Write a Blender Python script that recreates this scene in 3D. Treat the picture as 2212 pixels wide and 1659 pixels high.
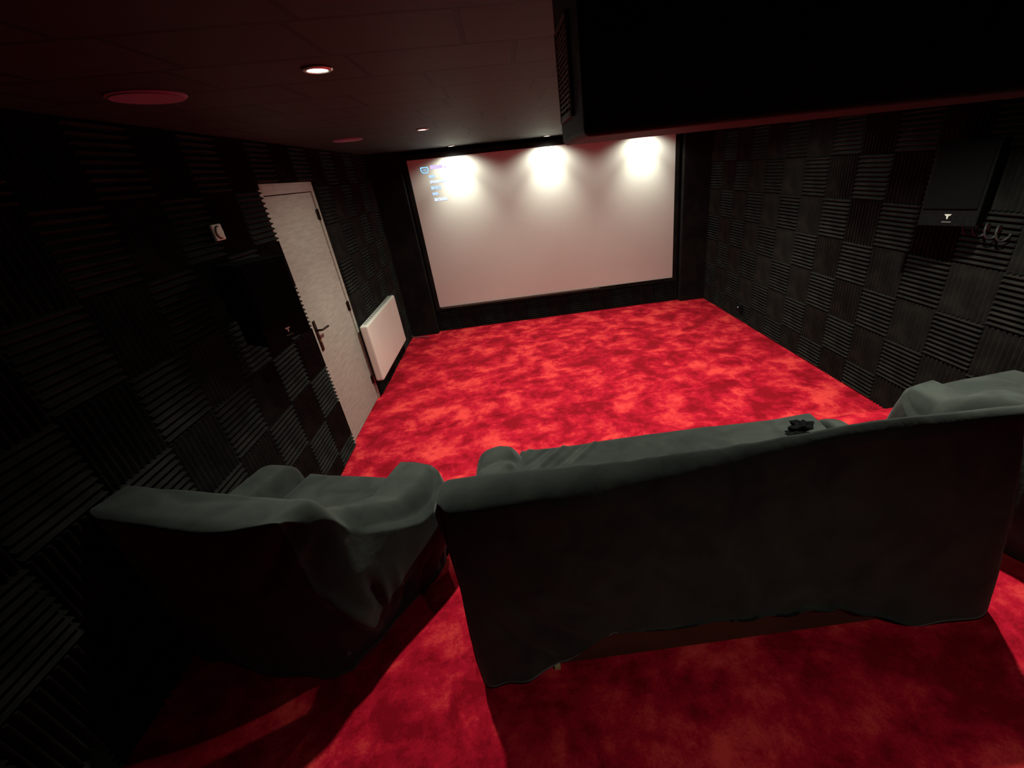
import bpy, bmesh, math, random
import numpy as np
from mathutils import Vector, Matrix

for o in list(bpy.data.objects):
    bpy.data.objects.remove(o, do_unlink=True)
S = bpy.context.scene
COL = S.collection
R = math.radians

# ------------------------------------------------------------------ camera
cam_d = bpy.data.cameras.new('camera')
cam = bpy.data.objects.new('camera', cam_d)
COL.objects.link(cam)
cam.location = (1.61568, -6.19812, 2.01096)
cam.rotation_euler = (1.101222, 0.096991, -0.124265)
cam_d.sensor_fit = 'HORIZONTAL'
cam_d.sensor_width = 36.0
cam_d.lens = 916.084 / 2212 * 36.0
cam_d.shift_x = -97.19 / 2212
cam_d.shift_y = -5.4 / 2212
cam_d.clip_start = 0.02
S.camera = cam

# ------------------------------------------------------------------ world and exposure
wd = bpy.data.worlds.new('world')
S.world = wd
wd.use_nodes = True
wd.node_tree.nodes['Background'].inputs[0].default_value = (0, 0, 0, 1)
wd.node_tree.nodes['Background'].inputs[1].default_value = 0.0
S.view_settings.view_transform = 'Standard'
S.view_settings.look = 'None'
S.view_settings.gamma = 1
S.view_settings.use_curve_mapping = False
S.view_settings.exposure = 1.15

# ceiling downlights: x, y, watts, half-decides in the builder below
LAMP_COL = (0.97, 0.99, 0.80)
LAMPS = [   # x, y, (beam watts, cone deg), (spill watts, cone deg)
    (1.10, -0.23, (20, 88), (9, 152), 'small round ceiling downlight above the left part of the white screen'),
    (2.27, -0.23, (20, 88), (9, 152), 'small round ceiling downlight just left of the hanging box, above the screen middle'),
    (3.52, -0.23, (20, 88), (9, 152), 'small round ceiling downlight above the right part of the white screen'),
    (1.10, -2.42, (60, 112), (16, 165), 'small round ceiling downlight between the two ceiling speakers'),
    (3.42, -2.42, (60, 112), (16, 165), 'small round ceiling downlight in the middle row by the right wall'),
    (1.10, -4.49, (44, 98), (1.5, 160), 'brightest and nearest round ceiling downlight above the left armchair'),
    (3.42, -4.49, (40, 98), (42, 140), 'round ceiling downlight above the right armchair, behind the hanging box'),
    (2.27, -6.55, (15.0, 114), (0.2, 160), 'added unseen dim downlight at the back, lighting the carpet behind the seats'),  # unseen lamp, added to brighten the carpet behind the seats
]

W, H = 4.4886, 2.3571
YB = -7.3          # rear wall
RY, RZ = -3.93, 0.30   # riser edge, riser height


# ------------------------------------------------------------------ materials
def mat(name, col, rough=0.7, metal=0.0, sheen=0.0, emit=None, es=0.0, spec=0.5):
    m = bpy.data.materials.new(name)
    m.use_nodes = True
    b = m.node_tree.nodes['Principled BSDF']
    b.inputs['Base Color'].default_value = (*col, 1)
    b.inputs['Roughness'].default_value = rough
    b.inputs['Metallic'].default_value = metal
    b.inputs['Specular IOR Level'].default_value = spec
    if sheen:
        b.inputs['Sheen Weight'].default_value = sheen
        b.inputs['Sheen Roughness'].default_value = 0.45
    if emit:
        b.inputs['Emission Color'].default_value = (*emit, 1)
        b.inputs['Emission Strength'].default_value = es
    return m


def nodes(m):
    return m.node_tree.nodes, m.node_tree.links, m.node_tree.nodes['Principled BSDF']


def add_noise(m, c1, c2, scale=5, detail=4, lo=0.35, hi=0.65, distort=0.0, bump=0.0, bscale=60, coord='Object', stretch=None):
    N, L, b = nodes(m)
    tc = N.new('ShaderNodeTexCoord')
    src = tc.outputs[coord]
    if stretch:
        mp = N.new('ShaderNodeMapping')
        mp.inputs['Scale'].default_value = stretch
        L.new(src, mp.inputs[0]); src = mp.outputs[0]
    n = N.new('ShaderNodeTexNoise')
    n.inputs['Scale'].default_value = scale
    n.inputs['Detail'].default_value = detail
    n.inputs['Distortion'].default_value = distort
    L.new(src, n.inputs['Vector'])
    r = N.new('ShaderNodeValToRGB')
    r.color_ramp.elements[0].position = lo
    r.color_ramp.elements[0].color = (*c1, 1)
    r.color_ramp.elements[1].position = hi
    r.color_ramp.elements[1].color = (*c2, 1)
    L.new(n.outputs[0], r.inputs[0])
    L.new(r.outputs[0], b.inputs['Base Color'])
    if bump:
        n2 = N.new('ShaderNodeTexNoise')
        n2.inputs['Scale'].default_value = bscale
        n2.inputs['Detail'].default_value = 3
        L.new(src, n2.inputs['Vector'])
        bp = N.new('ShaderNodeBump')
        bp.inputs['Strength'].default_value = bump
        bp.inputs['Distance'].default_value = 0.01
        L.new(n2.outputs[0], bp.inputs['Height'])
        L.new(bp.outputs[0], b.inputs['Normal'])
    return m


def carpet_mat():
    m = mat('red_velour_carpet', (0.5, 0.02, 0.03), 0.9, spec=0.1)
    N, L, b = nodes(m)
    tc = N.new('ShaderNodeTexCoord')
    # large clouds of brushed pile, view-dependent sheen painted as colour
    n1 = N.new('ShaderNodeTexNoise'); n1.inputs['Scale'].default_value = 3.3; n1.inputs['Detail'].default_value = 9
    n1.inputs['Roughness'].default_value = 0.70; n1.inputs['Distortion'].default_value = 0.15
    # finger and vacuum swirls, the pile's sheen again put into the colour
    mp = N.new('ShaderNodeMapping'); mp.inputs['Scale'].default_value = (1.5, 2.0, 1.0); mp.inputs['Rotation'].default_value = (0, 0, 0.25)
    n2 = N.new('ShaderNodeTexNoise'); n2.inputs['Scale'].default_value = 1.5; n2.inputs['Detail'].default_value = 9
    n2.inputs['Roughness'].default_value = 0.6; n2.inputs['Distortion'].default_value = 1.5
    L.new(tc.outputs['Object'], n1.inputs['Vector'])
    L.new(tc.outputs['Object'], mp.inputs[0]); L.new(mp.outputs[0], n2.inputs['Vector'])
    n3 = N.new('ShaderNodeTexNoise'); n3.inputs['Scale'].default_value = 110; n3.inputs['Detail'].default_value = 2
    L.new(tc.outputs['Object'], n3.inputs['Vector'])
    a = N.new('ShaderNodeMath'); a.operation = 'ADD'
    w1 = N.new('ShaderNodeMath'); w1.operation = 'MULTIPLY'; w1.inputs[1].default_value = 1.3
    w2 = N.new('ShaderNodeMath'); w2.operation = 'MULTIPLY'; w2.inputs[1].default_value = 0.7
    L.new(n1.outputs[0], w1.inputs[0]); L.new(n2.outputs[0], w2.inputs[0])
    L.new(w1.outputs[0], a.inputs[0]); L.new(w2.outputs[0], a.inputs[1])
    s = N.new('ShaderNodeMath'); s.operation = 'MULTIPLY_ADD'; s.inputs[1].default_value = 0.16
    L.new(n3.outputs[0], s.inputs[0]); L.new(a.outputs[0], s.inputs[2])
    h = N.new('ShaderNodeMath'); h.operation = 'MULTIPLY'; h.inputs[1].default_value = 0.5
    L.new(s.outputs[0], h.inputs[0])
    r = N.new('ShaderNodeValToRGB')
    e = r.color_ramp.elements
    e[0].position = 0.47; e[0].color = (0.27, 0.0010, 0.011, 1)
    e[1].position = 0.64; e[1].color = (0.88, 0.058, 0.058, 1)
    k = e.new(0.55); k.color = (0.54, 0.006, 0.030, 1)
    L.new(h.outputs[0], r.inputs[0])
    L.new(r.outputs[0], b.inputs['Base Color'])
    b.inputs['Sheen Weight'].default_value = 0.25
    b.inputs['Sheen Tint'].default_value = (1.0, 0.12, 0.08, 1)
    bp = N.new('ShaderNodeBump'); bp.inputs['Strength'].default_value = 0.55; bp.inputs['Distance'].default_value = 0.012
    L.new(s.outputs[0], bp.inputs['Height']); L.new(bp.outputs[0], b.inputs['Normal'])
    return m


def ceiling_mat():
    m = mat('dark_ceiling_tiles', (0.05, 0.045, 0.04), 0.68, spec=0.28)
    N, L, b = nodes(m)
    tc = N.new('ShaderNodeTexCoord')
    mp = N.new('ShaderNodeMapping'); mp.inputs['Location'].default_value = (-0.4, 0.25, 0)
    L.new(tc.outputs['Object'], mp.inputs[0])
    br = N.new('ShaderNodeTexBrick')
    br.offset = 0.36; br.offset_frequency = 2; br.squash = 0.78; br.squash_frequency = 3
    br.inputs['Scale'].default_value = 1.0
    br.inputs['Brick Width'].default_value = 0.50
    br.inputs['Row Height'].default_value = 0.312
    br.inputs['Mortar Size'].default_value = 0.009
    br.inputs['Mortar Smooth'].default_value = 0.1
    br.inputs['Color1'].default_value = (0.032, 0.046, 0.038, 1)
    br.inputs['Color2'].default_value = (0.023, 0.034, 0.028, 1)
    br.inputs['Mortar'].default_value = (0.003, 0.003, 0.003, 1)
    L.new(mp.outputs[0], br.inputs['Vector'])
    n = N.new('ShaderNodeTexNoise'); n.inputs['Scale'].default_value = 14; n.inputs['Detail'].default_value = 6
    L.new(tc.outputs['Object'], n.inputs['Vector'])
    mx = N.new('ShaderNodeMix'); mx.data_type = 'RGBA'; mx.blend_type = 'MULTIPLY'
    mx.inputs[0].default_value = 0.55
    L.new(br.outputs['Color'], mx.inputs[6]); L.new(n.outputs[0], mx.inputs[7])
    L.new(mx.outputs[2], b.inputs['Base Color'])
    bp = N.new('ShaderNodeBump'); bp.inputs['Strength'].default_value = 0.6; bp.inputs['Distance'].default_value = 0.01
    bp.invert = True
    L.new(br.outputs['Fac'], bp.inputs['Height']); L.new(bp.outputs[0], b.inputs['Normal'])
    return m


def door_mat():
    m = mat('pale_door_paint', (0.5, 0.46, 0.42), 0.55, spec=0.3)
    return add_noise(m, (0.28, 0.27, 0.245), (0.42, 0.40, 0.36), scale=7, detail=8, lo=0.2, hi=0.8,
                     distort=0.5, bump=0.10, bscale=14, stretch=(1, 1.0, 7.0))


def velvet_mat(name, c1, c2, sheen):
    m = mat(name, c1, 0.85, sheen=sheen, spec=0.15)
    add_noise(m, c1, c2, scale=7, detail=7, lo=0.3, hi=0.7, distort=0.8, bump=0.35, bscale=13)
    N, L, b = nodes(m)
    b.inputs['Sheen Tint'].default_value = (0.8, 0.82, 0.85, 1)
    return m


M = dict(
    carpet=carpet_mat(), ceiling=ceiling_mat(), door=door_mat(),
    wall=add_noise(mat('black_wall', (0.012, 0.012, 0.012), 0.9, spec=0.1), (0.008, 0.008, 0.008), (0.016, 0.015, 0.015), bump=0.2),
    foam=add_noise(mat('black_acoustic_foam', (0.03, 0.03, 0.03), 0.95, spec=0.1), (0.013, 0.0125, 0.012), (0.024, 0.0225, 0.021), scale=9, bump=0.3, bscale=160),
    velvet=velvet_mat('charcoal_velvet', (0.021, 0.025, 0.024), (0.041, 0.046, 0.042), 0.14),
    cloth=add_noise(mat('black_masking_cloth', (0.012, 0.012, 0.013), 0.95, spec=0.05), (0.010, 0.010, 0.011), (0.018, 0.017, 0.016), bump=0.2, bscale=90),
    bezel=mat('black_bezel', (0.006, 0.006, 0.006), 0.5, spec=0.3),
    strip=mat('grey_bottom_strip', (0.10, 0.10, 0.08), 0.45),
    screen=add_noise(mat('white_screen_fabric', (0.8, 0.79, 0.77), 0.8, spec=0.1), (0.79, 0.78, 0.76), (0.81, 0.80, 0.78), scale=3),
    box=add_noise(mat('black_box_laminate', (0.02, 0.018, 0.017), 0.6, spec=0.25), (0.006, 0.010, 0.010), (0.010, 0.015, 0.014), scale=20),
    grille=mat('dark_grey_metal', (0.13, 0.12, 0.105), 0.45, metal=0.4),
    shade_feet=mat('black_shade_and_feet', (0.002, 0.002, 0.002), 1.0, spec=0.0),  # flat black for sheets standing in for shade, and for the feet
    white=add_noise(mat('white_enamel', (0.72, 0.68, 0.64), 0.35), (0.70, 0.66, 0.62), (0.74, 0.70, 0.66), scale=3),
    vent=mat('grey_vent_slot', (0.10, 0.10, 0.10), 0.6),
    plastic=mat('cream_plastic', (0.60, 0.60, 0.52), 0.45),
    darkmetal=mat('dark_bronze', (0.03, 0.018, 0.014), 0.35, metal=0.7),
    brass=mat('worn_brass', (0.45, 0.30, 0.14), 0.35, metal=0.8),
    chrome=mat('chrome', (0.7, 0.68, 0.62), 0.2, metal=1.0),
    speaker=add_noise(mat('black_speaker_vinyl', (0.014, 0.014, 0.015), 0.85, spec=0.08), (0.004, 0.004, 0.0045), (0.007, 0.007, 0.0075), scale=60),
    cone=mat('black_speaker_cloth', (0.003, 0.003, 0.0035), 0.95, spec=0.1),
    logo=mat('white_print', (0.75, 0.74, 0.72), 0.5),
    logodim=mat('grey_print', (0.16, 0.15, 0.15), 0.5),
    rgrille=add_noise(mat('bounce_tinted_grille_cloth', (0.30, 0.10, 0.13), 0.8), (0.22, 0.15, 0.26), (0.28, 0.19, 0.32), scale=90),  # whitish grille, cast of the red bounce light put into its colour
    rrim=mat('bounce_tinted_rim', (0.28, 0.18, 0.30), 0.6),  # same bounce-light cast in the rim colour
    trim=mat('satin_nickel', (0.6, 0.58, 0.52), 0.35, metal=0.8),
    brown=add_noise(mat('brown_lining_board', (0.10, 0.035, 0.022), 0.85, spec=0.1), (0.085, 0.030, 0.020), (0.115, 0.040, 0.026), scale=5),
    tag=mat('pale_wood', (0.60, 0.42, 0.20), 0.6),
    knot=mat('black_crumpled_cloth', (0.003, 0.003, 0.004), 0.95, spec=0.1),
    cable=mat('black_rubber', (0.02, 0.02, 0.022), 0.5),
    greycable=mat('grey_rubber', (0.10, 0.12, 0.12), 0.5),
    led=mat('tiny_indicator', (0.3, 0.4, 0.4), 0.3, emit=(0.6, 0.9, 1.0), es=0.5),
    lens=mat('lit_lamp_lens', (1, 1, 1), 0.4, emit=(1.0, 0.97, 0.86), es=14.0),
)


def projected_mat(name, col, strength, scale):
    m = bpy.data.materials.new(name)
    m.use_nodes = True
    N, L = m.node_tree.nodes, m.node_tree.links
    N.clear()
    out = N.new('ShaderNodeOutputMaterial')
    em = N.new('ShaderNodeEmission'); em.inputs[0].default_value = (*col, 1); em.inputs[1].default_value = strength
    tr = N.new('ShaderNodeBsdfTransparent')
    mx = N.new('ShaderNodeMixShader')
    tc = N.new('ShaderNodeTexCoord')
    n = N.new('ShaderNodeTexNoise'); n.inputs['Scale'].default_value = scale; n.inputs['Detail'].default_value = 1
    r = N.new('ShaderNodeMapRange'); r.inputs[1].default_value = 0.36; r.inputs[2].default_value = 0.6
    L.new(tc.outputs['Object'], n.inputs['Vector']); L.new(n.outputs[0], r.inputs[0])
    L.new(r.outputs[0], mx.inputs[0]); L.new(tr.outputs[0], mx.inputs[1]); L.new(em.outputs[0], mx.inputs[2])
    L.new(mx.outputs[0], out.inputs[0])
    return m


# ------------------------------------------------------------------ mesh helpers
class MB:
    def __init__(s):
        s.v, s.f = [], []

    def add(s, vs, fs):
        k = len(s.v)
        s.v += [tuple(p) for p in vs]
        s.f += [tuple(i + k for i in f) for f in fs]

    def box(s, a, b):
        (x0, y0, z0), (x1, y1, z1) = a, b
        s.add([(x0, y0, z0), (x1, y0, z0), (x1, y1, z0), (x0, y1, z0), (x0, y0, z1), (x1, y0, z1), (x1, y1, z1), (x0, y1, z1)],
              [(0, 3, 2, 1), (4, 5, 6, 7), (0, 1, 5, 4), (1, 2, 6, 5), (2, 3, 7, 6), (3, 0, 4, 7)])

    def prism(s, poly, d0, d1, axis):
        """extrude a 2-D polygon along an axis; poly gives the other two coordinates in x,y,z order"""
        n = len(poly)
        def P(p, d):
            q = list(p); q.insert(axis, d); return tuple(q)
        s.add([P(p, d0) for p in poly] + [P(p, d1) for p in poly],
              [tuple(range(n))[::-1], tuple(range(n, 2 * n))] + [(i, (i + 1) % n, n + (i + 1) % n, n + i) for i in range(n)])

    def lathe(s, prof, n=32, c=(0, 0, 0), axis='z'):
        """prof: list of (r, h)"""
        vs, fs = [], []
        for r, h in prof:
            for i in range(n):
                a = 2 * math.pi * i / n
                x, y = r * math.cos(a), r * math.sin(a)
                if axis == 'z': p = (x, y, h)
                elif axis == 'x': p = (h, x, y)
                else: p = (x, h, y)
                vs.append((p[0] + c[0], p[1] + c[1], p[2] + c[2]))
        for j in range(len(prof) - 1):
            for i in range(n):
                a, b2 = j * n + i, j * n + (i + 1) % n
                fs.append((a, b2, b2 + n, a + n))
        fs.append(tuple(range(n))[::-1])
        fs.append(tuple(range((len(prof) - 1) * n, len(prof) * n)))
        s.add(vs, fs)

    def tube(s, pts, r, n=8):
        pts = [Vector(p) for p in pts]
        vs, fs = [], []
        for i, p in enumerate(pts):
            d = (pts[min(i + 1, len(pts) - 1)] - pts[max(i - 1, 0)]).normalized()
            u = d.cross(Vector((0.13, 0.31, 0.94))).normalized()
            w = d.cross(u)
            for k in range(n):
                a = 2 * math.pi * k / n
                vs.append(tuple(p + r * (math.cos(a) * u + math.sin(a) * w)))
        for i in range(len(pts) - 1):
            for k in range(n):
                a, b2 = i * n + k, i * n + (k + 1) % n
                fs.append((a, b2, b2 + n, a + n))
        fs.append(tuple(range(n))[::-1]); fs.append(tuple(range((len(pts) - 1) * n, len(pts) * n)))
        s.add(vs, fs)

    def build(s, name, m, parent=None, bevel=0, smooth=False, loc=None, segs=2):
        me = bpy.data.meshes.new(name)
        me.from_pydata(s.v, [], s.f)
        bm = bmesh.new(); bm.from_mesh(me)
        bmesh.ops.recalc_face_normals(bm, faces=bm.faces)
        bm.to_mesh(me); bm.free()
        me.materials.append(m)
        o = bpy.data.objects.new(name, me)
        COL.objects.link(o)
        if parent: o.parent = parent
        if loc: o.location = loc
        if bevel:
            b = o.modifiers.new('bevel', 'BEVEL'); b.width = bevel; b.segments = segs; b.limit_method = 'ANGLE'
        if smooth:
            for p in me.polygons: p.use_smooth = True
        return o


def tag(o, label=None, cat=None, group=None, kind=None):
    if label: o['label'] = label
    if cat: o['category'] = cat
    if group: o['group'] = group
    if kind: o['kind'] = kind
    return o


def empty(name, loc, rz=0.0):
    o = bpy.data.objects.new(name, None)
    COL.objects.link(o)
    o.empty_display_size = 0.1
    o.location = loc
    o.rotation_euler = (0, 0, rz)
    return o


def copy_tree(o, parent=None):
    c = o.copy()
    COL.objects.link(c)
    if parent: c.parent = parent
    for ch in [x for x in bpy.data.objects if x.parent == o]:
        copy_tree(ch, c)
    return c


# ------------------------------------------------------------------ room shell
T = 0.12
m = MB()
prof = [(0.0, 0.0), (-2.735, 0.0), (-2.742, -0.007), (-2.749, 0.0), (RY + 0.010, 0.0), (RY + 0.008, RZ - 0.035)]
for k in range(0, 7):
    a = k / 6 * math.pi / 2
    prof.append((RY - 0.03 + 0.038 * math.cos(a), RZ - 0.035 + 0.035 * math.sin(a)))
prof += [(YB, RZ)]
poly = prof + [(YB, -0.15), (0, -0.15)]
m.prism(poly, 0.0, W, 0)
tag(m.build('floor', M['carpet']), 'red velour carpet mottled with painted pile sheen on the floor and the raised rear step', kind='structure')
m = MB(); m.box((-T, YB - T, H), (W + T, T, H + T))
tag(m.build('ceiling', M['ceiling']), 'dark ceiling of staggered rectangular tiles', kind='structure')
m = MB(); m.box((-T, 0, -0.15), (W + T, T, H))
tag(m.build('wall_front', M['wall']), 'black wall behind the projection screen', kind='structure')
m = MB(); m.box((-T, YB - T, -0.15), (W + T, YB, H))
tag(m.build('wall_rear', M['wall']), 'black wall behind the seats', kind='structure')
DY0, DY1, DH = -2.89, -1.96, 2.10
m = MB(); m.box((-T, YB, -0.15), (0, DY0, H)); m.box((-T, DY1, -0.15), (0, 0, H)); m.box((-T, DY0, DH), (0, DY1, H)); m.box((-T, DY0, -0.15), (0, DY1, 0))
tag(m.build('wall_left', M['wall']), 'black wall with the pale door', kind='structure')
m = MB(); m.box((W, YB, -0.15), (W + T, 0, H))
tag(m.build('wall_right', M['wall']), 'black wall to the right of the screen', kind='structure')

# ------------------------------------------------------------------ door
d = empty('door_1', (0, (DY0 + DY1) / 2, 0))
tag(d, 'pale narrow door in the left wall beside the white radiator', kind='structure')
cy = (DY0 + DY1) / 2
fr = MB()
fr.box((-0.10, DY0 - cy + 0.001, 0.001), (0.022, DY0 + 0.052 - cy, DH - 0.001))
fr.box((-0.10, DY1 - 0.052 - cy, 0.001), (0.022, DY1 - cy - 0.001, DH - 0.001))
fr.box((-0.10, DY0 + 0.052 - cy, DH - 0.075), (0.022, DY1 - 0.052 - cy, DH - 0.001))
fr.build('door_frame', M['door'], d, bevel=0.003)
lf = MB(); lf.box((-0.035, DY0 + 0.056 - cy, 0.008), (0.012, DY1 - 0.056 - cy, DH - 0.081))
leaf = lf.build('door_leaf', M['door'], d, bevel=0.002)
bk = MB(); bk.box((-0.11, DY0 - cy, 0.0), (-0.101, DY1 - cy, DH)); bk.build('door_gap_shade', M['shade_feet'], d)  # black sheet across the opening, stands in for shade behind the leaf
hy = DY0 + 0.056 + 0.040 - cy
hd = MB()
hd.box((0.0125, hy - 0.020, 0.87), (0.020, hy + 0.020, 1.12))
hdo = hd.build('door_handle', M['darkmetal'], d, bevel=0.003); hdo['label'] = 'dark long handle plate'
lv = MB(); lv.tube([(0.0205, hy, 1.04), (0.058, hy, 1.04), (0.064, hy + 0.012, 1.04), (0.064, hy + 0.115, 1.034)], 0.009, 10)
lv.build('lever', M['darkmetal'], hdo, smooth=True)
kn = MB(); kn.lathe([(0.0, 0.0205), (0.010, 0.0205), (0.010, 0.026), (0.0, 0.026)], 16, (0, hy, 0.95), 'x'); kn.build('keyhole', M['brass'], hdo)
for z, c in ((1.84, 'darkmetal'), (1.02, 'darkmetal'), (0.23, 'darkmetal')):
    hg = MB(); hg.lathe([(0.0, z - 0.045), (0.009, z - 0.045), (0.009, z + 0.045), (0.0, z + 0.045)], 12, (0.022, DY1 - 0.056 - cy, 0))
    hg.box((0.0125, DY1 - 0.085 - cy, z - 0.04), (0.018, DY1 - 0.060 - cy, z + 0.04))
    hg.build('hinge', M[c], d)

# ------------------------------------------------------------------ screen
SX0, SX1, SZ0, SZ1 = 0.505, 3.976, 0.360, 2.252
sc = empty('projection_screen', ((SX0 + SX1) / 2, 0, SZ0 - 0.06))
tag(sc, 'wide white fixed-frame projection screen on the black front wall', 'projection screen')
ox, oz = -(SX0 + SX1) / 2, -(SZ0 - 0.06)
m = MB(); m.box((SX0 + ox, -0.050, SZ0 + oz), (SX1 + ox, -0.012, SZ1 + oz)); surf = m.build('screen_surface', M['screen'], sc)
B = 0.055
m = MB()
for a, b in (((SX0 - B, SZ0 - B), (SX0, SZ1 + B)), ((SX1, SZ0 - B), (SX1 + B, SZ1 + B)), ((SX0, SZ1), (SX1, SZ1 + B)), ((SX0, SZ0 - B), (SX1, SZ0))):
    m.box((a[0] + ox, -0.058, a[1] + oz), (b[0] + ox, -0.010, b[1] + oz))
m.build('screen_frame', M['cloth'], sc)
m = MB(); m.box((SX0 + ox + 0.02, -0.064, SZ0 + oz - 0.020), (SX0 + ox + 2.35, -0.0585, SZ0 + oz - 0.004)); m.build('bottom_trim', M['strip'], sc)
blue = projected_mat('projected_blue', (0.42, 0.62, 1.0), 0.62, 40)
pale = projected_mat('projected_pale_blue', (0.60, 0.70, 1.0), 0.66, 34)
purp = projected_mat('projected_violet', (0.50, 0.40, 0.95), 0.75, 26)
icon = projected_mat('projected_icon_blue', (0.28, 0.62, 1.0), 0.55, 0.01)
r_ = icon.node_tree.nodes
for n_ in r_:
    if n_.type == 'MAP_RANGE': n_.inputs[1].default_value = -1.0; n_.inputs[2].default_value = 0.0
cx, cz = 0.700 + ox, 2.128 + oz
def ring(poly, k):
    return [(x * k, z * k) for x, z in poly]
outer = [(-.050, .030), (-.044, .036), (.044, .036), (.050, .030), (.050, -.010), (.028, -.036), (-.028, -.036), (-.050, -.010)]
inner = [(x * .74, z * .66) for x, z in outer]
m = MB()
n = len(outer)
vs = [(cx + x, -0.0515, cz + z) for x, z in outer] + [(cx + x, -0.0515, cz + z) for x, z in inner]
vs += [(x, -0.0505, z) for x, y, z in vs]
fs = []
for i in range(n):
    j = (i + 1) % n
    fs += [(i, j, n + j, n + i), (2 * n + i, 3 * n + i, 3 * n + j, 2 * n + j), (i, 2 * n + i, 2 * n + j, j), (n + i, n + j, 3 * n + j, 3 * n + i)]
m.add(vs, fs)
m.box((cx - .022, -0.0515, cz - .003), (cx + .022, -0.0505, cz + .007))
o = m.build('projected_icon', icon, sc); o['label'] = 'small glowing blue connector symbol projected on the screen'
rows = [(0.775, 0.975, 2.152, 0.040, purp), (0.735, 0.815, 2.050, 0.030, blue), (0.735, 0.955, 1.988, 0.030, pale), (0.735, 0.860, 1.918, 0.036, blue), (0.738, 0.812, 1.848, 0.034, blue), (0.742, 0.915, 1.778, 0.036, pale)]
for x0, x1, z, h, mm in rows:
    m = MB(); m.box((x0 + ox, -0.0515, z + oz - h / 2), (x1 + ox, -0.0505, z + oz + h / 2))
    o = m.build('projected_text', mm, sc); o['label'] = 'blurred line of pale blue projected menu text'

# masking panels either side of the screen
m = MB(); m.box((0.004, -0.135, 0.002), (0.425, -0.002, H - 0.002))
tag(m.build('masking_panel', M['cloth'], bevel=0.004), 'tall black cloth panel between the left wall and the screen', 'masking panel')
m = MB(); m.box((4.075, -0.125, 0.002), (W - 0.004, -0.002, H - 0.002))
tag(m.build('masking_panel', M['cloth'], bevel=0.004), 'tall black cloth panel between the screen and the right wall', 'masking panel')

# ------------------------------------------------------------------ acoustic foam tiles
PITCH = 0.0325
def foam_mesh(w, h, horiz, key, cache={}):
    """tile in local coords: x along wall, z up, y = outward thickness (0..0.05)"""
    k = (round(w, 3), round(h, 3), horiz)
    if k in cache: return cache[k]
    L, A = (h, w) if horiz else (w, h)
    nr = max(1, int(round(L / PITCH)))
    pr = [(0.0, 0.0)]
    for i in range(nr):
        a, b = i * L / nr, (i + 1) * L / nr
        pr += [(a + 0.001, 0.016), ((a + b) / 2 - 0.0035, 0.047), ((a + b) / 2, 0.050), ((a + b) / 2 + 0.0035, 0.047)]
    pr += [(L - 0.001, 0.016), (L, 0.0)]
    n = len(pr)
    vs, fs = [], []
    for s_ in (0.0015, A - 0.0015):
        for q, t in pr:
            vs.append((s_, t, q) if horiz else (q, t, s_))
    for i in range(n):
        fs.append((i, (i + 1) % n, n + (i + 1) % n, n + i))
    # end caps as one strip of quads to the base
    for e in (0, n):
        fs.append(tuple(e + i for i in range(n)))
    me = bpy.data.meshes.new('foam_tile')
    me.from_pydata(vs, [], fs)
    bm = bmesh.new(); bm.from_mesh(me)
    bmesh.ops.recalc_face_normals(bm, faces=bm.faces)
    bmesh.ops.triangulate(bm, faces=[f for f in bm.faces if len(f.verts) > 4])
    bm.to_mesh(me); bm.free()
    me.materials.append(M['foam'])
    cache[k] = me
    return me


ORD = ['zeroth', 'first', 'second', 'third', 'fourth', 'fifth', 'sixth', 'seventh', 'eighth', 'ninth', 'tenth', 'eleventh', 'twelfth',
       'thirteenth', 'fourteenth', 'fifteenth', 'sixteenth', 'seventeenth', 'eighteenth', 'nineteenth', 'twentieth']


def foam(w, h, horiz, loc, rz, label, group):
    o = bpy.data.objects.new('acoustic_foam_tile', foam_mesh(w, h, horiz, 0))
    COL.objects.link(o)
    o.location = loc
    o.rotation_euler = (0, 0, rz)
    tag(o, label, 'foam tile', group)
    return o


def cuts(start, step, lo, hi, n0):
    """intervals of a regular grid clipped to [lo, hi] with their grid index"""
    out = []
    k = n0
    while True:
        a = start + k * step
        b = a + step
        a2, b2 = max(min(a, b), lo), min(max(a, b), hi)
        if b2 - a2 > 0.03: out.append((k, a2, b2))
        k += 1
        if (step > 0 and start + k * step >= hi) or (step < 0 and start + k * step <= lo): break
    return out


ridge = {True: 'horizontal-ridged', False: 'upright-ridged'}
# right wall (local x of tile -> world -y, outward -> -x)
t = 0.3251
zr = cuts(0.2346, t, 0.0, H, -1)
for ci, (c, ya, yb) in enumerate(cuts(-0.1392, -t, -6.1, -0.004, 0)):
    for ri, (r, z0, z1) in enumerate(zr):
        if z1 > H - 0.01: z1 = H - 0.004
        bot = 0.303 if yb < RY + 0.02 else (0.303 if ya < RY - 0.005 else 0.002)
        if z1 < bot + 0.03: continue
        z0 = max(z0, bot)
        hz = (c + r) % 2 == 0
        lab = '%s black foam tile, right wall, %s row up, %s from screen' % (ridge[hz], ORD[ri + 1], ORD[ci + 1])
        foam(yb - ya, z1 - z0, hz, (W, ya, z0), R(90), lab, 'foam tiles on the right wall')
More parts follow.
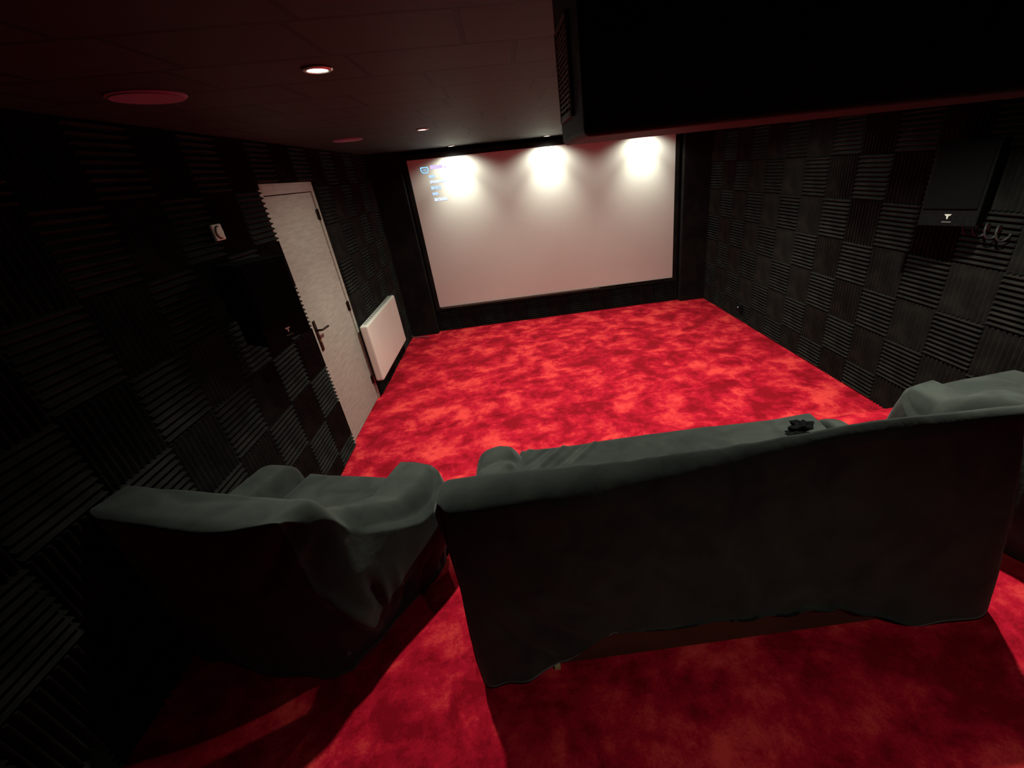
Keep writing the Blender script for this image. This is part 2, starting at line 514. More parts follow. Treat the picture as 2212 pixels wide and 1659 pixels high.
# left wall (outward +x): local x -> world... rotate -90: x->-y, y->+x
tz = 0.320
zl = cuts(0.14, tz, 0.0, H, -1)
RAD = (-2.06, -0.84)
colsA = cuts(-1.945, 0.315, -1.945, -0.138, 0)     # between door and screen, counted from the door
colsB = cuts(-2.905, -0.315, -6.1, -2.905, 0)      # behind the door
for part_, cols in (('front', colsA), ('rear', colsB)):
    for ci, (c, ya, yb) in enumerate(cols):
        for ri, (r, z0, z1) in enumerate(zl):
            if z1 > H - 0.01: z1 = H - 0.004
            bot = 0.002 if ya > RY - 0.005 else 0.303
            if z1 < bot + 0.03: continue
            z0 = max(z0, bot)
            hz = (c + r) % 2 == 1
            rr = ri - 0
            if part_ == 'front':
                lab = '%s black foam tile, left wall, %s row up, %s past door towards screen' % (ridge[hz], ORD[ri + 1], ORD[ci + 1])
            else:
                lab = '%s black foam tile, left wall, %s row up, %s from door towards camera' % (ridge[hz], ORD[ri + 1], ORD[ci + 1])
            foam(yb - ya, z1 - z0, hz, (0, yb, z0), R(-90), lab, 'foam tiles on the left wall')
# tiles above the door
for ci, (c, ya, yb) in enumerate(cuts(-2.905, 0.32, -2.905, -1.945, 0)):
    foam(yb - ya, H - 0.004 - (DH + 0.002), c % 2 == 0, (0, yb, DH + 0.002), R(-90),
         'short black foam tile above the door, %s along from its handle side' % ORD[ci + 1], 'foam tiles above the door')
# row under the screen (outward -y): rotate 180
for ci, (c, xa, xb) in enumerate(cuts(0.45, 0.325, 0.45, 4.06, 0)):
    foam(xb - xa, 0.285, c % 2 == 0, (xb, 0, 0.003), R(180),
         '%s black foam tile under the screen, %s from the left panel' % (ridge[c % 2 == 0], ORD[ci + 1]), 'foam tiles under the screen')

# ------------------------------------------------------------------ ceiling downlights
def downlight(x, y, beam, spill, label):
    e = empty('ceiling_downlight', (x, y, H))
    tag(e, label, 'downlight', 'round downlights in the ceiling')
    a = MB(); a.lathe([(0.030, 0.0), (0.046, 0.0), (0.046, -0.004), (0.040, -0.008), (0.032, -0.008), (0.030, -0.003)], 36, (0, 0, 0))
    a.f = a.f[:-2]
    n_ = 36
    a.f += [((5) * n_ + i, 5 * n_ + (i + 1) % n_, (i + 1) % n_, i) for i in range(n_)]
    a.build('trim_ring', M['trim'], e, smooth=True)
    b = MB(); b.lathe([(0.0, 0.0), (0.0295, 0.0), (0.0295, -0.005), (0.0, -0.007)], 28); b.build('lamp_lens', M['lens'], e)
    for (wt, cone), bl in ((beam, 1.0), (spill, 0.6)):
        ld = bpy.data.lights.new('lamp_light', 'SPOT')
        ld.energy = wt; ld.color = LAMP_COL; ld.spot_size = R(cone); ld.spot_blend = bl; ld.shadow_soft_size = 0.022
        lo = bpy.data.objects.new('lamp_light', ld); COL.objects.link(lo); lo.parent = e; lo.location = (0, 0, -0.03)
for l in LAMPS: downlight(*l)

# ceiling speakers
sp = None
for x, y, lab in ((0.487, -2.21, 'flat round ceiling speaker, painted bounce-light pink, nearer the screen'), (0.481, -4.33, 'flat round ceiling speaker, painted bounce-light pink, nearer the camera, above the left seat')):
    e = empty('ceiling_speaker', (x, y, H)); tag(e, lab, 'ceiling speaker', 'round speakers in the ceiling')
    a = MB(); a.lathe([(0.0, 0), (0.112, 0), (0.112, -0.004), (0.106, -0.007), (0.0, -0.007)], 48); a.build('rim', M['rrim'], e)
    a = MB(); a.lathe([(0.0, -0.0072), (0.104, -0.0072), (0.103, -0.0105), (0.0, -0.0115)], 48); a.build('grille', M['rgrille'], e)

# ------------------------------------------------------------------ hanging projector box
bx0, bx1, by0, by1, bz = 1.788, 3.05, -5.285, -4.975, 2.055
pb = empty('projector_box', (bx0, by0, bz))
tag(pb, 'large black box hanging from the ceiling with a slotted side grille', 'projector box')
m = MB(); m.box((0, 0, 0), (bx1 - bx0, by1 - by0, H - bz - 0.002)); m.build('housing', M['box'], pb, bevel=0.012, segs=4)
g = MB()
gy0, gy1, gz0, gz1 = 0.100, 0.265, 0.045, 0.215
g.box((-0.007, gy0, gz0), (-0.0005, gy1, gz0 + 0.012)); g.box((-0.007, gy0, gz1 - 0.006), (-0.0005, gy1, gz1))
g.box((-0.007, gy0, gz0), (-0.0005, gy0 + 0.006, gz1)); g.box((-0.007, gy1 - 0.012, gz0), (-0.0005, gy1, gz1))
for k in range(1, 16):
    z = gz0 + 0.012 + (gz1 - gz0 - 0.02) * k / 16
    g.box((-0.006, gy0 + 0.006, z - 0.0022), (-0.001, gy1 - 0.012, z + 0.0022))
for k in range(1, 4):
    y = gy0 + (gy1 - gy0) * k / 4
    g.box((-0.0055, y - 0.004, gz0), (-0.001, y + 0.004, gz1))
go = g.build('side_grille', M['grille'], pb)
h_ = MB(); h_.box((-0.0008, gy0 + .002, gz0 + .002), (-0.0002, gy1 - .002, gz1 - .002)); h_.build('recess_shade', M['shade_feet'], go)  # flat black sheet on the housing, painted shade behind the slats

# ------------------------------------------------------------------ radiator
rd = empty('electric_radiator', (0.002, -1.44, 0.205))
tag(rd, 'flat white electric radiator on the left wall between door and screen', 'radiator')
m = MB()
prof = [(0.052, 0.0), (0.125, 0.0), (0.135, 0.008), (0.135, 0.59), (0.128, 0.60), (0.052, 0.60)]
m.box((0.056, -0.60, 0.0), (0.136, 0.60, 0.60)); m.build('casing', M['white'], rd, bevel=0.018, segs=4)
m = MB()
for k in range(18):
    y = -0.53 + k * 0.062
    m.box((0.080, y, 0.6002), (0.108, y + 0.022, 0.6012))
m.build('top_vent', M['vent'], rd)
m = MB(); m.box((0.082, 0.555, 0.6002), (0.105, 0.580, 0.604)); m.build('control_knob', M['vent'], rd)
m = MB(); m.box((0.0505, -0.35, 0.08), (0.0555, -0.30, 0.52)); m.box((0.0505, 0.30, 0.08), (0.0555, 0.35, 0.52)); m.build('wall_bracket', M['vent'], rd)

# thermostat
th = empty('wall_thermostat', (0.050, -3.555, 1.870))
tag(th, 'small cream wall thermostat with a round dial, left of the door', 'thermostat')
m = MB(); m.box((0.001, -0.045, -0.042), (0.016, 0.045, 0.042)); m.build('plate', M['plastic'], th, bevel=0.006)
m = MB(); m.lathe([(0.0, 0.0162), (0.0345, 0.0162), (0.0345, 0.0172), (0.0, 0.0172)], 32, axis='x'); m.build('dial_black_disc', M['shade_feet'], th)  # flat black disc under the dial, slightly wider than it
m = MB(); m.lathe([(0.0, 0.0174), (0.031, 0.0174), (0.029, 0.024), (0.0, 0.025)], 32, axis='x'); m.build('dial', M['plastic'], th, bevel=0.001)


# ------------------------------------------------------------------ wall speakers
def wall_speaker(loc, rz, lab, sx=1):
    e = empty('wall_speaker', loc, rz)
    tag(e, lab, 'speaker', 'black speakers on the side walls')
    # local: +y = baffle normal, z up, x across
    w, dp, h = 0.27, 0.19, 0.44
    m = MB(); m.box((-w / 2, -dp, 0), (w / 2, 0, h)); m.build('cabinet', M['speaker'], e, bevel=0.006, segs=3)
    m = MB(); m.box((-w / 2 + .012, 0.0005, 0.095), (w / 2 - .012, 0.014, h - .012)); m.build('grille', M['cone'], e, bevel=0.006)
    # small two-stroke tapered mark near the bottom of the baffle
    m = MB()
    lx, lz = 0.0, 0.055
    m.prism([(lx - .017, lz + .012), (lx + .017, lz + .012), (lx + .010, lz + .003), (lx - .008, lz + .003)], 0.0006, 0.002, 1)
    m.prism([(lx - .004, lz + .002), (lx + .006, lz + .002), (lx + .003, lz - .014), (lx - .002, lz - .014)], 0.0006, 0.002, 1)
    m.build('emblem', M['logo'], e)
    m = MB(); m.box((-0.022, 0.0006, 0.022), (0.022, 0.0015, 0.027)); m.build('printed_line', M['logodim'], e)
    return e
wall_speaker((0.315, -3.745, 1.285), R(-120), 'black box speaker mounted on the left wall beside the door')
wall_speaker((W - 0.315, -3.85, 1.475), R(120), 'black box speaker mounted high on the right wall')
for nm, x, y, z, s_ in (('speaker_bracket', 0.0, -3.66, 1.50, 1), ('speaker_bracket', W, -3.77, 1.69, -1)):
    m = MB(); m.box((min(0.051 * s_, 0.064 * s_), -0.05, -0.06), (max(0.051 * s_, 0.064 * s_), 0.05, 0.06))
    m.tube([(0.060 * s_, 0, 0), (0.118 * s_, 0, 0)], 0.015, 12)
    o = m.build(nm, M['speaker'], loc=(x, y, z))
    tag(o, 'black bracket behind the %s wall speaker' % ('left' if s_ > 0 else 'right'), 'bracket')
# coiled cable under the right speaker
m = MB()
pts = []
for i in range(140):
    a = i / 139
    pts.append((W - 0.095 + 0.028 * math.cos(a * 4 * 2 * math.pi), -3.76 - a * 0.26, 1.445 - 0.02 * a + 0.040 * math.sin(a * 4 * 2 * math.pi)))
m.tube(pts, 0.006, 8)
tag(m.build('coiled_cable', M['cable'], smooth=True), 'loose black coiled cable under the right wall speaker', 'cable')

# low wall socket by the screen on the right, and grey cable at the left screen corner
e = empty('wall_socket', (W - 0.050, -1.236, 0.17)); tag(e, 'tiny black socket low on the right wall near the screen', 'socket')
m = MB(); m.box((-0.035, -0.045, -0.045), (-0.001, 0.045, 0.045)); m.build('body', M['speaker'], e, bevel=0.005)
m = MB(); m.box((-0.037, 0.002, 0.010), (-0.0355, 0.012, 0.020)); m.build('indicator', M['led'], e)
m = MB(); m.tube([(0.03 + 0.02 * k, -0.20 - 0.004 * k + 0.01 * math.sin(k), 0.012 + 0.03 * math.exp(-k * 0.35)) for k in range(14)], 0.006, 8)
tag(m.build('floor_cable', M['greycable'], smooth=True), 'short grey cable on the carpet in the front left corner', 'cable')


# ------------------------------------------------------------------ seating
def sstep(a, b, x):
    t_ = np.clip((x - a) / (b - a), 0, 1)
    return t_ * t_ * (3 - 2 * t_)


rng = np.random.RandomState(4)
_ph = rng.rand(3, 12, 4) * 6.28
def fbm(P, f0=2.0, octs=4):
    """cheap smooth pseudo noise from sines"""
    out = np.zeros(len(P)); amp = 1.0; f = f0
    for k in range(octs):
        a, b, c = _ph[0, k], _ph[1, k], _ph[2, k]
        u = np.sin(f * (P[:, 0] * 1.3 + P[:, 1] * .7) + a[0] + 1.4 * np.sin(f * P[:, 2] * .8 + b[0]))
        v = np.sin(f * (P[:, 2] * 1.2 - P[:, 0] * .6) + a[1] + 1.3 * np.sin(f * P[:, 1] * .9 + c[0]))
        out += amp * (u + v) * .5
        amp *= .5; f *= 1.9
    return out


def grid_shell(nx, ny, xy, top, nlev, wall, hem, folds, name, mat_, parent, wrinkle=0.004, round_r=0.05):
    """Draped cover: a top surface of nx*ny points whose border runs down to the hem.
    xy(u,v)->x,y for u,v in [0,1]; top(x,y,u,v)->z; wall(x,y,zrel,u,v)->outward offset; hem(x,y)->z."""
    U, V = np.meshgrid(np.linspace(0, 1, nx), np.linspace(0, 1, ny), indexing='ij')
    X, Y = xy(U, V)
    Z = top(X, Y, U, V)
    idx = np.arange(nx * ny).reshape(nx, ny)
    verts = np.stack([X.ravel(), Y.ravel(), Z.ravel()], 1)
    faces = []
    for i in range(nx - 1):
        for j in range(ny - 1):
            faces.append((idx[i, j], idx[i + 1, j], idx[i + 1, j + 1], idx[i, j + 1]))
    ringi = [(i, 0) for i in range(nx)] + [(nx - 1, j) for j in range(1, ny)] + [(i, ny - 1) for i in range(nx - 2, -1, -1)] + [(0, j) for j in range(ny - 2, 0, -1)]
    n = len(ringi)
    ids = [idx[a] for a in ringi]
    bx = np.array([X[a] for a in ringi]); by = np.array([Y[a] for a in ringi]); bz_ = np.array([Z[a] for a in ringi])
    tx = np.roll(bx, -1) - np.roll(bx, 1); ty = np.roll(by, -1) - np.roll(by, 1)
    for _ in range(6):
        tx = (np.roll(tx, 1) + tx * 2 + np.roll(tx, -1)) / 4; ty = (np.roll(ty, 1) + ty * 2 + np.roll(ty, -1)) / 4
    l = np.hypot(tx, ty); nxn, nyn = ty / l, -tx / l
    hm = hem(bx, by)
    prev = ids
    base = len(verts)
    allv = [verts]
    for k in range(1, nlev + 1):
        a = k / nlev
        z = bz_ + (hm - bz_) * a
        off = wall(bx, by, z, a)
        allv.append(np.stack([bx + nxn * off, by + nyn * off, z], 1))
        cur = [base + (k - 1) * n + i for i in range(n)]
        for i in range(n):
            j = (i + 1) % n
            faces.append((prev[i], prev[j], cur[j], cur[i]))
        prev = cur
    verts = np.concatenate(allv)
    # hem turned inwards so the cloth has a visible thickness
    last = np.stack([bx + nxn * (wall(bx, by, hm, 1.0) - 0.012), by + nyn * (wall(bx, by, hm, 1.0) - 0.012), hm + 0.004], 1)
    k0 = len(verts)
    verts = np.concatenate([verts, last])
    for i in range(n):
        j = (i + 1) % n
        faces.append((prev[i], prev[j], k0 + j, k0 + i))
    faces.append(tuple(k0 + i for i in range(n)))
    # vertex normals
    N_ = np.zeros_like(verts)
    for f in faces[:-1]:
        a, b, c, d_ = (verts[q] for q in f)
        nn = np.cross(c - a, d_ - b)
        for q in f: N_[q] += nn
    N_ /= (np.linalg.norm(N_, axis=1)[:, None] + 1e-9)
    # make them outward (top faces point up)
    if N_[idx[nx // 2, ny // 2]][2] < 0: N_ = -N_
    disp = wrinkle * fbm(verts, 5.0, 5)
    for pl, amp, wd_ in folds:
        pl = np.array(pl, float)
        dmin = np.full(len(verts), 9.0); taper = np.zeros(len(verts))
        L_ = np.concatenate([[0], np.cumsum(np.linalg.norm(pl[1:] - pl[:-1], axis=1))])
        for s_ in range(len(pl) - 1):
            a, b = pl[s_], pl[s_ + 1]
            ab = b - a
            t_ = np.clip(((verts - a) @ ab) / (ab @ ab), 0, 1)
            dd = np.linalg.norm(verts - (a + t_[:, None] * ab), axis=1)
            m_ = dd < dmin
            dmin = np.where(m_, dd, dmin)
            taper = np.where(m_, (L_[s_] + t_ * (L_[s_ + 1] - L_[s_])) / L_[-1], taper)
        env = np.clip(np.minimum(taper / 0.25, (1 - taper) / 0.12 + 0.35), 0, 1)
        disp += amp * env * np.exp(-(dmin / wd_) ** 2)
    fade = np.ones(len(verts)); fade[k0:] = 0
    verts = verts + N_ * (disp * fade)[:, None]
    verts[:, 2] = np.maximum(verts[:, 2], hem(verts[:, 0], verts[:, 1]) - 0.001)
    me = bpy.data.meshes.new(name)
    me.from_pydata(verts.tolist(), [], [tuple(int(q) for q in f) for f in faces])
    bm = bmesh.new(); bm.from_mesh(me); bmesh.ops.recalc_face_normals(bm, faces=bm.faces); bm.to_mesh(me); bm.free()
    me.materials.append(mat_)
    for p in me.polygons: p.use_smooth = True
    o = bpy.data.objects.new(name, me); COL.objects.link(o)
    if parent: o.parent = parent
    return o


def edge_round(d_, r):
    """drop at distance d_ from an edge for a quarter-round of radius r"""
    q = np.clip(1 - d_ / r, 0, 1)
    return r * (1 - np.sqrt(np.clip(1 - q * q, 0, 1)))


def cushion(name, x0, x1, y0, y1, z0, z1, parent, mat_, puff=0.012, r=0.045, slant=0.0, nx=60, ny=40, folds=()):
    def xy(U, V):
        # pull the corners in so the plan is a rounded rectangle
        a, b = 2 * U - 1, 2 * V - 1
        k = 1 - 0.035 * np.abs(a) ** 8 * np.abs(b) ** 8
        return (x0 + x1) / 2 + (x1 - x0) / 2 * a * k, (y0 + y1) / 2 + (y1 - y0) / 2 * b * k
    def top(X, Y, U, V):
        d_ = np.minimum(np.minimum(X - x0, x1 - X), np.minimum(Y - y0, y1 - Y))
        d_ = np.maximum(d_, 0)
        return z1 + puff * np.sin(np.pi * np.clip(U, 0, 1)) * np.sin(np.pi * np.clip(V, 0, 1)) - edge_round(d_, r) + slant * (V - .5)
    return grid_shell(nx, ny, xy, top, 8, lambda x, y, z, a: 0.012 * math.sin(math.pi * a) + 0 * x, lambda x, y: 0 * x + z0, list(folds), name, mat_, parent, wrinkle=0.005)


# --- armchair cover, local frame: origin at the floor under the back corner nearest the sofa,
# --- x = outward (towards the sofa), y = forwards (towards the screen), z up from the riser
def armchair(loc, rz, mirror, label, armz=0.55, lift=0.0, width=0.80, frontr=0.11, depth=0.70, seatz=0.425):
    e = empty('armchair', loc, rz)
    tag(e, label, 'armchair', 'armchairs either side of the sofa')
    X0, X1, Y1 = -width, 0.0, depth
    BT = 0.825      # back top above riser
    wide = lambda V: 0.045 * sstep(0.02, 0.25, V) + 0.115 * sstep(0.25, 0.85, V)
    def xy(U, V):
        # U across (0 wall side .. 1 sofa side), V from back to front
        x = X0 + (X1 - X0) * U
        y = Y1 * V
        # body widens towards the front on the sofa side
        x = x + wide(V) * sstep(0.55, 1.0, U)
        # rounded / chamfered corners
        a, b = 2 * U - 1, 2 * V - 1
        cr = np.clip((U - .68) / .32, 0, 1) ** 1.6 * np.clip(1 - V / .30, 0, 1) ** 1.6
        y = y + 0.055 * cr; x = x - 0.035 * cr
        cf = np.clip((U - .70) / .30, 0, 1) ** 2 * np.clip((V - .75) / .25, 0, 1) ** 2
        y = y - 0.035 * cf; x = x - 0.035 * cf
        cl = np.clip(1 - U / .15, 0, 1) ** 2 * np.clip(1 - V / .15, 0, 1) ** 2
        y = y + 0.03 * cl; x = x + 0.03 * cl
        return x, y
    def top(X, Y, U, V):
        s_ = Y
        wR = X1 + wide(V)
        back = BT - edge_round(np.maximum(s_, 0) + .004, 0.045) * .8
        back = back - 0.015 * sstep(0.3, 1.0, U)
        bm_ = 1 - sstep(0.150, 0.215, s_)
        arm = armz + lift * np.sin(np.pi * np.clip((V - .15) / .8, 0, 1)) - edge_round(np.maximum(Y1 - Y, 0) + .01, frontr)
        # taut cover running straight from the back corner down to the arm
        ridge = np.maximum(arm, armz + 0.0 + (BT - 0.02 - armz) * np.clip(1 - (s_ - 0.10) / 0.36, 0, 1) ** 1.15)
        armR = sstep(-0.10, -0.045, X)
        dL = X - X0
        armL = 1 - sstep(0.13, 0.19, dL)
        seat = 0.30
        low = seat + (arm - 0.02 - seat) * armL
        low = np.maximum(low, seat + (ridge - seat) * armR)
        z = low + (np.maximum(back, low) - low) * bm_
        # slanted flank on the sofa side
        rho = np.clip((X - wR + 0.065) / 0.065, 0, 1)
        fl = sstep(0.03, 0.10, s_)
        z = z - 0.10 * (rho ** 1.8) * fl
        z = z - edge_round(np.maximum(dL, 0) + .003, 0.04)
        return z
    def wall(x, y, z, a):
        side = sstep(-0.10, 0.02, x) * sstep(-0.02, 0.10, y)
        f = (0.035 * sstep(0.75, 0.45, z) if False else 0.0) + 0.035 * side * np.exp(-((z - 0.38) / 0.22) ** 2) - 0.045 * side * (1 - sstep(0.0, 0.30, z))
        corner = np.exp(-(np.hypot(x + 0.02, y - 0.09) / 0.19) ** 2)
        f = f - 0.012 * corner * (1 - sstep(0.60, 0.85, z)) * (0.25 + 0.75 * sstep(0.0, 0.28, z))
        # the lower back hangs straight with a few soft pleats
        pl = 0.010 * np.sin(x * 26 + 2 * np.sin(x * 7)) * (1 - sstep(0.0, 0.5, z)) * (1 - sstep(0.0, 0.05, y))
        fr_ = 0.02 * sstep(Y1 - .1, Y1, y) * np.sin(np.pi * a)
        return f + pl + fr_
    K = 0.06
    folds = [
        ([(K, .17, .45), (K + .01, .19, .30), (K + .01, .22, .10), (K, .235, .0)], 0.030, 0.022),
        ([(K - .02, .24, .50), (K, .22, .26), (K, .228, .02)], -0.022, 0.020),
        ([(.10, .37, .46), (.08, .385, .25), (.06, .31, .04), (.05, .23, .0)], 0.032, 0.024),
        ([(.08, .30, .40), (.07, .29, .22), (.05, .24, .03)], -0.024, 0.022),
        ([(-.14, -.0, .62), (-.06, .0, .50), (.0, .05, .34), (.02, .10, .17), (.03, .15, .05), (.04, .21, .0)], 0.040, 0.028),
        ([(-.08, .0, .60), (-.01, .04, .47), (.02, .09, .34), (.03, .14, .20), (.04, .18, .08)], -0.030, 0.026),
        ([(-.02, .10, .80), (-.07, .04, .70), (-.15, .0, .58), (-.22, .0, .50)], 0.016, 0.020),
        ([(.02, .13, .76), (-.04, .05, .64), (-.12, .0, .50)], -0.014, 0.020),
        ([(.12, .50, .40), (.12, .46, .22), (.10, .40, .03)], 0.016, 0.02),
        ([(.12, .60, .40), (.12, .57, .22), (.11, .55, .03)], 0.016, 0.02),
        ([(-.7, .17, .82), (-.45, .10, .825), (-.2, .14, .82)], -0.006, 0.02),
    ]
    hemf = lambda x, y: 0.012 + 0 * x + 0.0 * y
    sl = grid_shell(120, 104, xy, top, 46, wall, hemf, folds, 'slipcover', M['velvet'], e, wrinkle=0.0045)
    cu = cushion('seat_cushion', X0 + .155, X1 - .06, 0.20, depth + 0.045, 0.30, seatz, e, M['velvet'], puff=0.02, r=0.05 + (seatz - .425) * .5)
    ft = []
    for fx, fy in ((X0 + .08, .07), (X1 - .12, .10), (X0 + .08, depth - .08), (X1 - .06, depth - .10)):
        f_ = MB(); f_.lathe([(0.0, 0.0), (0.022, 0.0), (0.028, 0.0115), (0.0, 0.0115)], 16, (fx, fy, 0)); ft.append(f_.build('foot', M['shade_feet'], e))
    if mirror:
        for o in [sl, cu] + ft:
            me = o.data
            for v in me.vertices: v.co.x = -v.co.x
            bm = bmesh.new(); bm.from_mesh(me); bmesh.ops.recalc_face_normals(bm, faces=bm.faces); bm.to_mesh(me); bm.free()
    return e


armchair((0.80, -5.17, RZ), R(-18), False, 'charcoal velvet-covered armchair left of the sofa, angled toward the screen')
armchair((3.60, -5.34, RZ), R(5), True, 'charcoal velvet-covered armchair right of the sofa, only its lit armrest showing', armz=0.60, lift=0.10, width=0.76, frontr=0.40, depth=0.78, seatz=0.58)

# --- sofa, local frame: origin at the floor under the left back corner, x to the right, y forwards
SW, SD = 1.98, 0.86
lean = lambda x: 0.035 + 0.085 * sstep(0.05, 1.3, x)
so = empty('sofa', (1.275, -5.262, RZ), R(-2.6))
tag(so, 'long charcoal velvet-covered sofa seen from behind in the middle', 'sofa')
def sxy(U, V):
    a, b = 2 * U - 1, 2 * V - 1
    k = 1 - 0.0 * a
    x = SW * U
    yb = lean(x); y = yb + (SD - yb) * V
    c1 = np.clip(1 - U / .035, 0, 1) ** 2 * np.clip(1 - V / .10, 0, 1) ** 2
    c2 = 1.4 * np.clip((U - .955) / .045, 0, 1) ** 2 * np.clip(1 - V / .12, 0, 1) ** 2
    y = y + 0.04 * (c1 + c2); x = x + 0.03 * c1 - 0.03 * c2
    f1 = np.clip(1 - U / .06, 0, 1) ** 2 * np.clip((V - .88) / .12, 0, 1) ** 2
    f2 = np.clip((U - .94) / .06, 0, 1) ** 2 * np.clip((V - .88) / .12, 0, 1) ** 2
    y = y - 0.04 * (f1 + f2); x = x + 0.04 * f1 - 0.04 * f2
    # arms end a little short of the back corner on the right
    x = x - 0.10 * sstep(0.7, 1.0, U) * sstep(0.15, 0.5, V)
    return x, y
def stop(X, Y, U, V):
    BT = 0.872 + 0.028 * np.exp(-((X - 1.45) / 0.35) ** 2) - 0.012 * np.exp(-((X - 0.75) / 0.4) ** 2)
    yy = Y - lean(X)
    rr = 0.125 - lean(X) * .62
    q_ = np.clip(1 - (yy + .004) / rr, 0, 1)
    back = BT - 0.08 * (1 - np.sqrt(np.clip(1 - q_ ** 2, 0, 1)))
    bm_ = 1 - sstep(0.155, 0.225, Y)
    wR = SW - 0.10 * sstep(0.7, 1.0, U) * sstep(0.15, 0.5, V)
    dL, dR = X, wR - X
    # puffy left arm
    aL = 0.525 - 0.05 * (1 - np.clip(1 - ((dL - .12) / .13) ** 2, 0, 1)) - edge_round(np.maximum(SD - Y, 0) + .01, 0.10)
    aR = 0.452 - 0.04 * (1 - np.clip(1 - ((dR - .12) / .13) ** 2, 0, 1)) - edge_round(np.maximum(SD - Y, 0) + .01, 0.12)
    mL = 1 - sstep(0.16, 0.33, dL); mR = 1 - sstep(0.13, 0.20, dR)
    seat = 0.29
    low = seat + (aL - seat) * mL + (aR - seat) * mR
    z = low + (np.maximum(back, low) - low) * bm_
    z = z - edge_round(np.maximum(np.minimum(dL, dR), 0) + .003, 0.06)
    return z
def swall(x, y, z, a):
    back = 1 - sstep(0.0, 0.05, y - lean(x))
    left = 1 - sstep(0.0, 0.05, x)
    slope = lean(x) * back * np.clip(1 - z / .80, 0, 1)
    belly = 0.012 * np.sin(np.pi * np.clip(z / .9, 0, 1)) * back
    pl = 0.007 * np.sin(x * 30 + 3 * np.sin(x * 5)) * (1 - sstep(0.0, 0.45, z)) * back
    lf = left * (0.012 * np.exp(-((z - 0.80) / .12) ** 2) - 0.012 * (1 - sstep(0.0, .5, z)))
    step = -0.02 * left * (1 - sstep(.10, .14, z)) * sstep(.03, .06, y)
    return belly + pl + lf + step + slope
def shem(x, y):
    back = 1 - sstep(0.02, 0.16, y)
    arch = 0.20 * sstep(0.12, 0.55, x) * (1 - sstep(1.0, 1.78, x)) + 0.0
    arch = np.where(x > 0.55, 0.20 - 0.035 * np.clip((x - .55) / 1.0, 0, 1), arch)
    arch = np.where(x > 0.55, arch * (1 - sstep(1.25, 1.80, x)), arch)
    return 0.012 + arch * back
sf = [
    ([(0.20, .24, .56), (0.30, .50, .50), (0.34, .80, .46)], 0.010, 0.02),
    ([(0.20, .70, .50), (0.12, .60, .56), (0.03, .55, .52)], 0.014, 0.018),
    ([(0.21, .72, .49), (0.12, .70, .54), (0.03, .68, .50)], -0.014, 0.016),
    ([(0.20, .74, .49), (0.12, .80, .50), (0.05, .84, .42)], 0.014, 0.018),
    ([(0.16, .23, .58), (0.18, .45, .58), (0.16, .70, .55)], -0.014, 0.016),
    ([(0.07, .22, .58), (0.05, .38, .58), (-.01, .48, .50)], -0.012, 0.014),
    ([(0.06, .0, .50), (0.16, .0, .30), (0.30, .0, .10)], 0.010, 0.022),
    ([(0.14, .0, .55), (0.26, .0, .33), (0.42, .0, .20)], 0.009, 0.022),
    ([(0.22, .0, .62), (0.36, .0, .40), (0.54, .0, .26)], 0.008, 0.022),
    ([(0.30, .0, .72), (0.9, .0, .66), (1.6, .0, .72)], -0.010, 0.05),
    ([(0.5, .10, .85), (0.9, .05, .83), (1.3, .12, .86)], 0.008, 0.03),
    ([(1.1, .02, .80), (1.5, .04, .84), (1.9, .03, .80)], -0.010, 0.03),
]
grid_shell(240, 90, sxy, stop, 34, swall, shem, sf, 'slipcover', M['velvet'], so, wrinkle=0.0045)
def wp(x, y, z=0.75): # room point -> sofa coordinates
    a = R(2.6); dx, dy = x - 1.275, y + 5.262
    return (dx * math.cos(a) - dy * math.sin(a), dx * math.sin(a) + dy * math.cos(a), z - RZ)
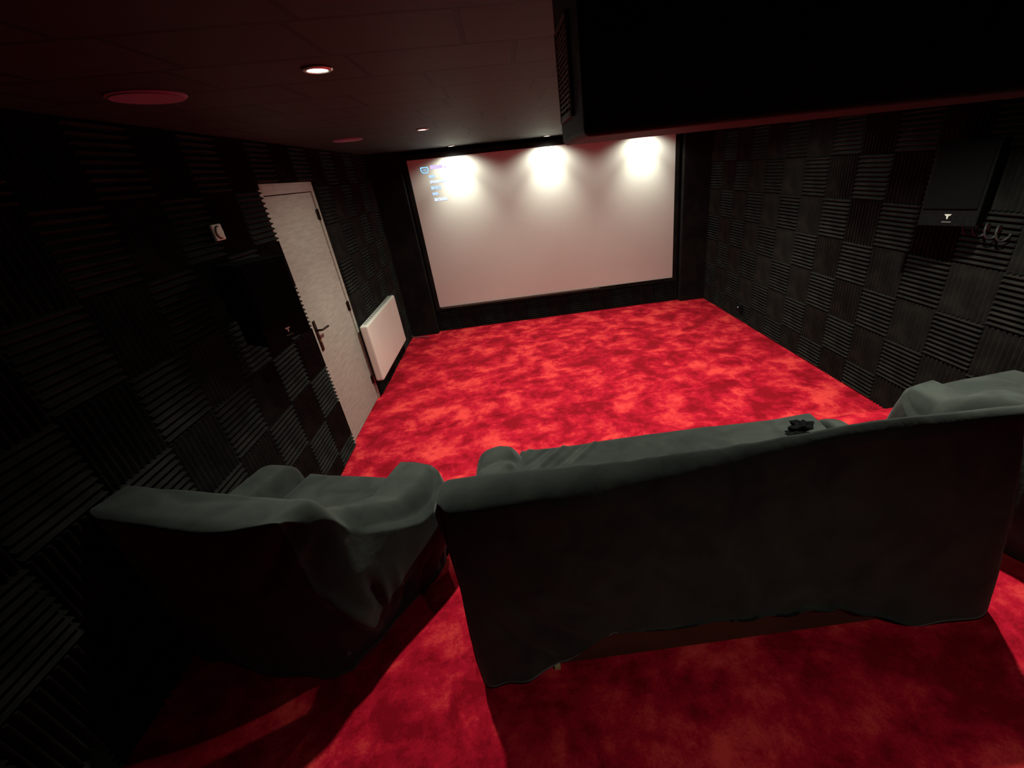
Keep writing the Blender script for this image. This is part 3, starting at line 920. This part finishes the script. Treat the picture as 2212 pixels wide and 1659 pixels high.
cf = [([wp(1.50, -4.55), wp(1.55, -4.45), wp(1.60, -4.37)], 0.024, 0.013), ([wp(1.49, -4.56), wp(1.58, -4.50), wp(1.68, -4.40)], -0.020, 0.013),
      ([wp(1.58, -4.60), wp(1.66, -4.52), wp(1.76, -4.41)], 0.022, 0.013), ([wp(1.66, -4.60), wp(1.76, -4.50), wp(1.84, -4.41)], -0.018, 0.013),
      ([wp(1.74, -4.60), wp(1.83, -4.52), wp(1.92, -4.42)], 0.018, 0.013), ([wp(1.47, -4.60), wp(1.49, -4.50), wp(1.50, -4.38)], 0.022, 0.013),
      ([wp(1.48, -4.56), wp(1.50, -4.55), wp(1.53, -4.55)], -0.020, 0.03)]
cushion('seat_cushion', 0.195, SW - 0.225, 0.20, 0.905, 0.29, 0.440, so, M['velvet'], puff=0.02, r=0.055, nx=200, ny=80, folds=cf)
m = MB(); m.box((0.06, 0.052, 0.014), (SW - 0.10, 0.066, 0.235)); m.build('back_panel', M['brown'], so)['label'] = 'bare reddish brown lining board below the hem'
m = MB(); m.box((0.285, 0.036, 0.003), (0.307, 0.051, 0.020)); m.build('staple_strip', M['tag'], so)
for fx in (0.10, SW - 0.16):
    for fy in (0.10, SD - 0.12):
        m = MB(); m.lathe([(0.0, 0.0), (0.024, 0.0), (0.03, 0.0115), (0.0, 0.0115)], 16, (fx, fy, 0)); m.build('foot', M['shade_feet'], so)

# crumpled black cloth lying at the right end of the sofa seat
m = MB()
vs, fs = [], []
nn = 22
for i in range(nn):
    for j in range(nn):
        a, b = math.pi * i / (nn - 1), 2 * math.pi * j / nn
        r = 1 + 0.22 * math.sin(3 * b + 2 * a) + 0.16 * math.sin(5 * b - 4 * a) + 0.12 * math.sin(7 * a + 3 * b)
        if i in (0, nn - 1): r = 1
        vs.append((0.052 * r * math.sin(a) * math.cos(b), 0.034 * r * math.sin(a) * math.sin(b), max(0.024 * r * math.cos(a), -0.018)))
for i in range(nn - 1):
    for j in range(nn):
        fs.append((i * nn + j, i * nn + (j + 1) % nn, (i + 1) * nn + (j + 1) % nn, (i + 1) * nn + j))
m.add(vs, fs)
kn = m.build('crumpled_cloth', M['knot'], loc=(2.885, -4.61, RZ + 0.482), smooth=True)
tag(kn, 'small crumpled black cloth lying near the right end of the sofa', 'cloth')
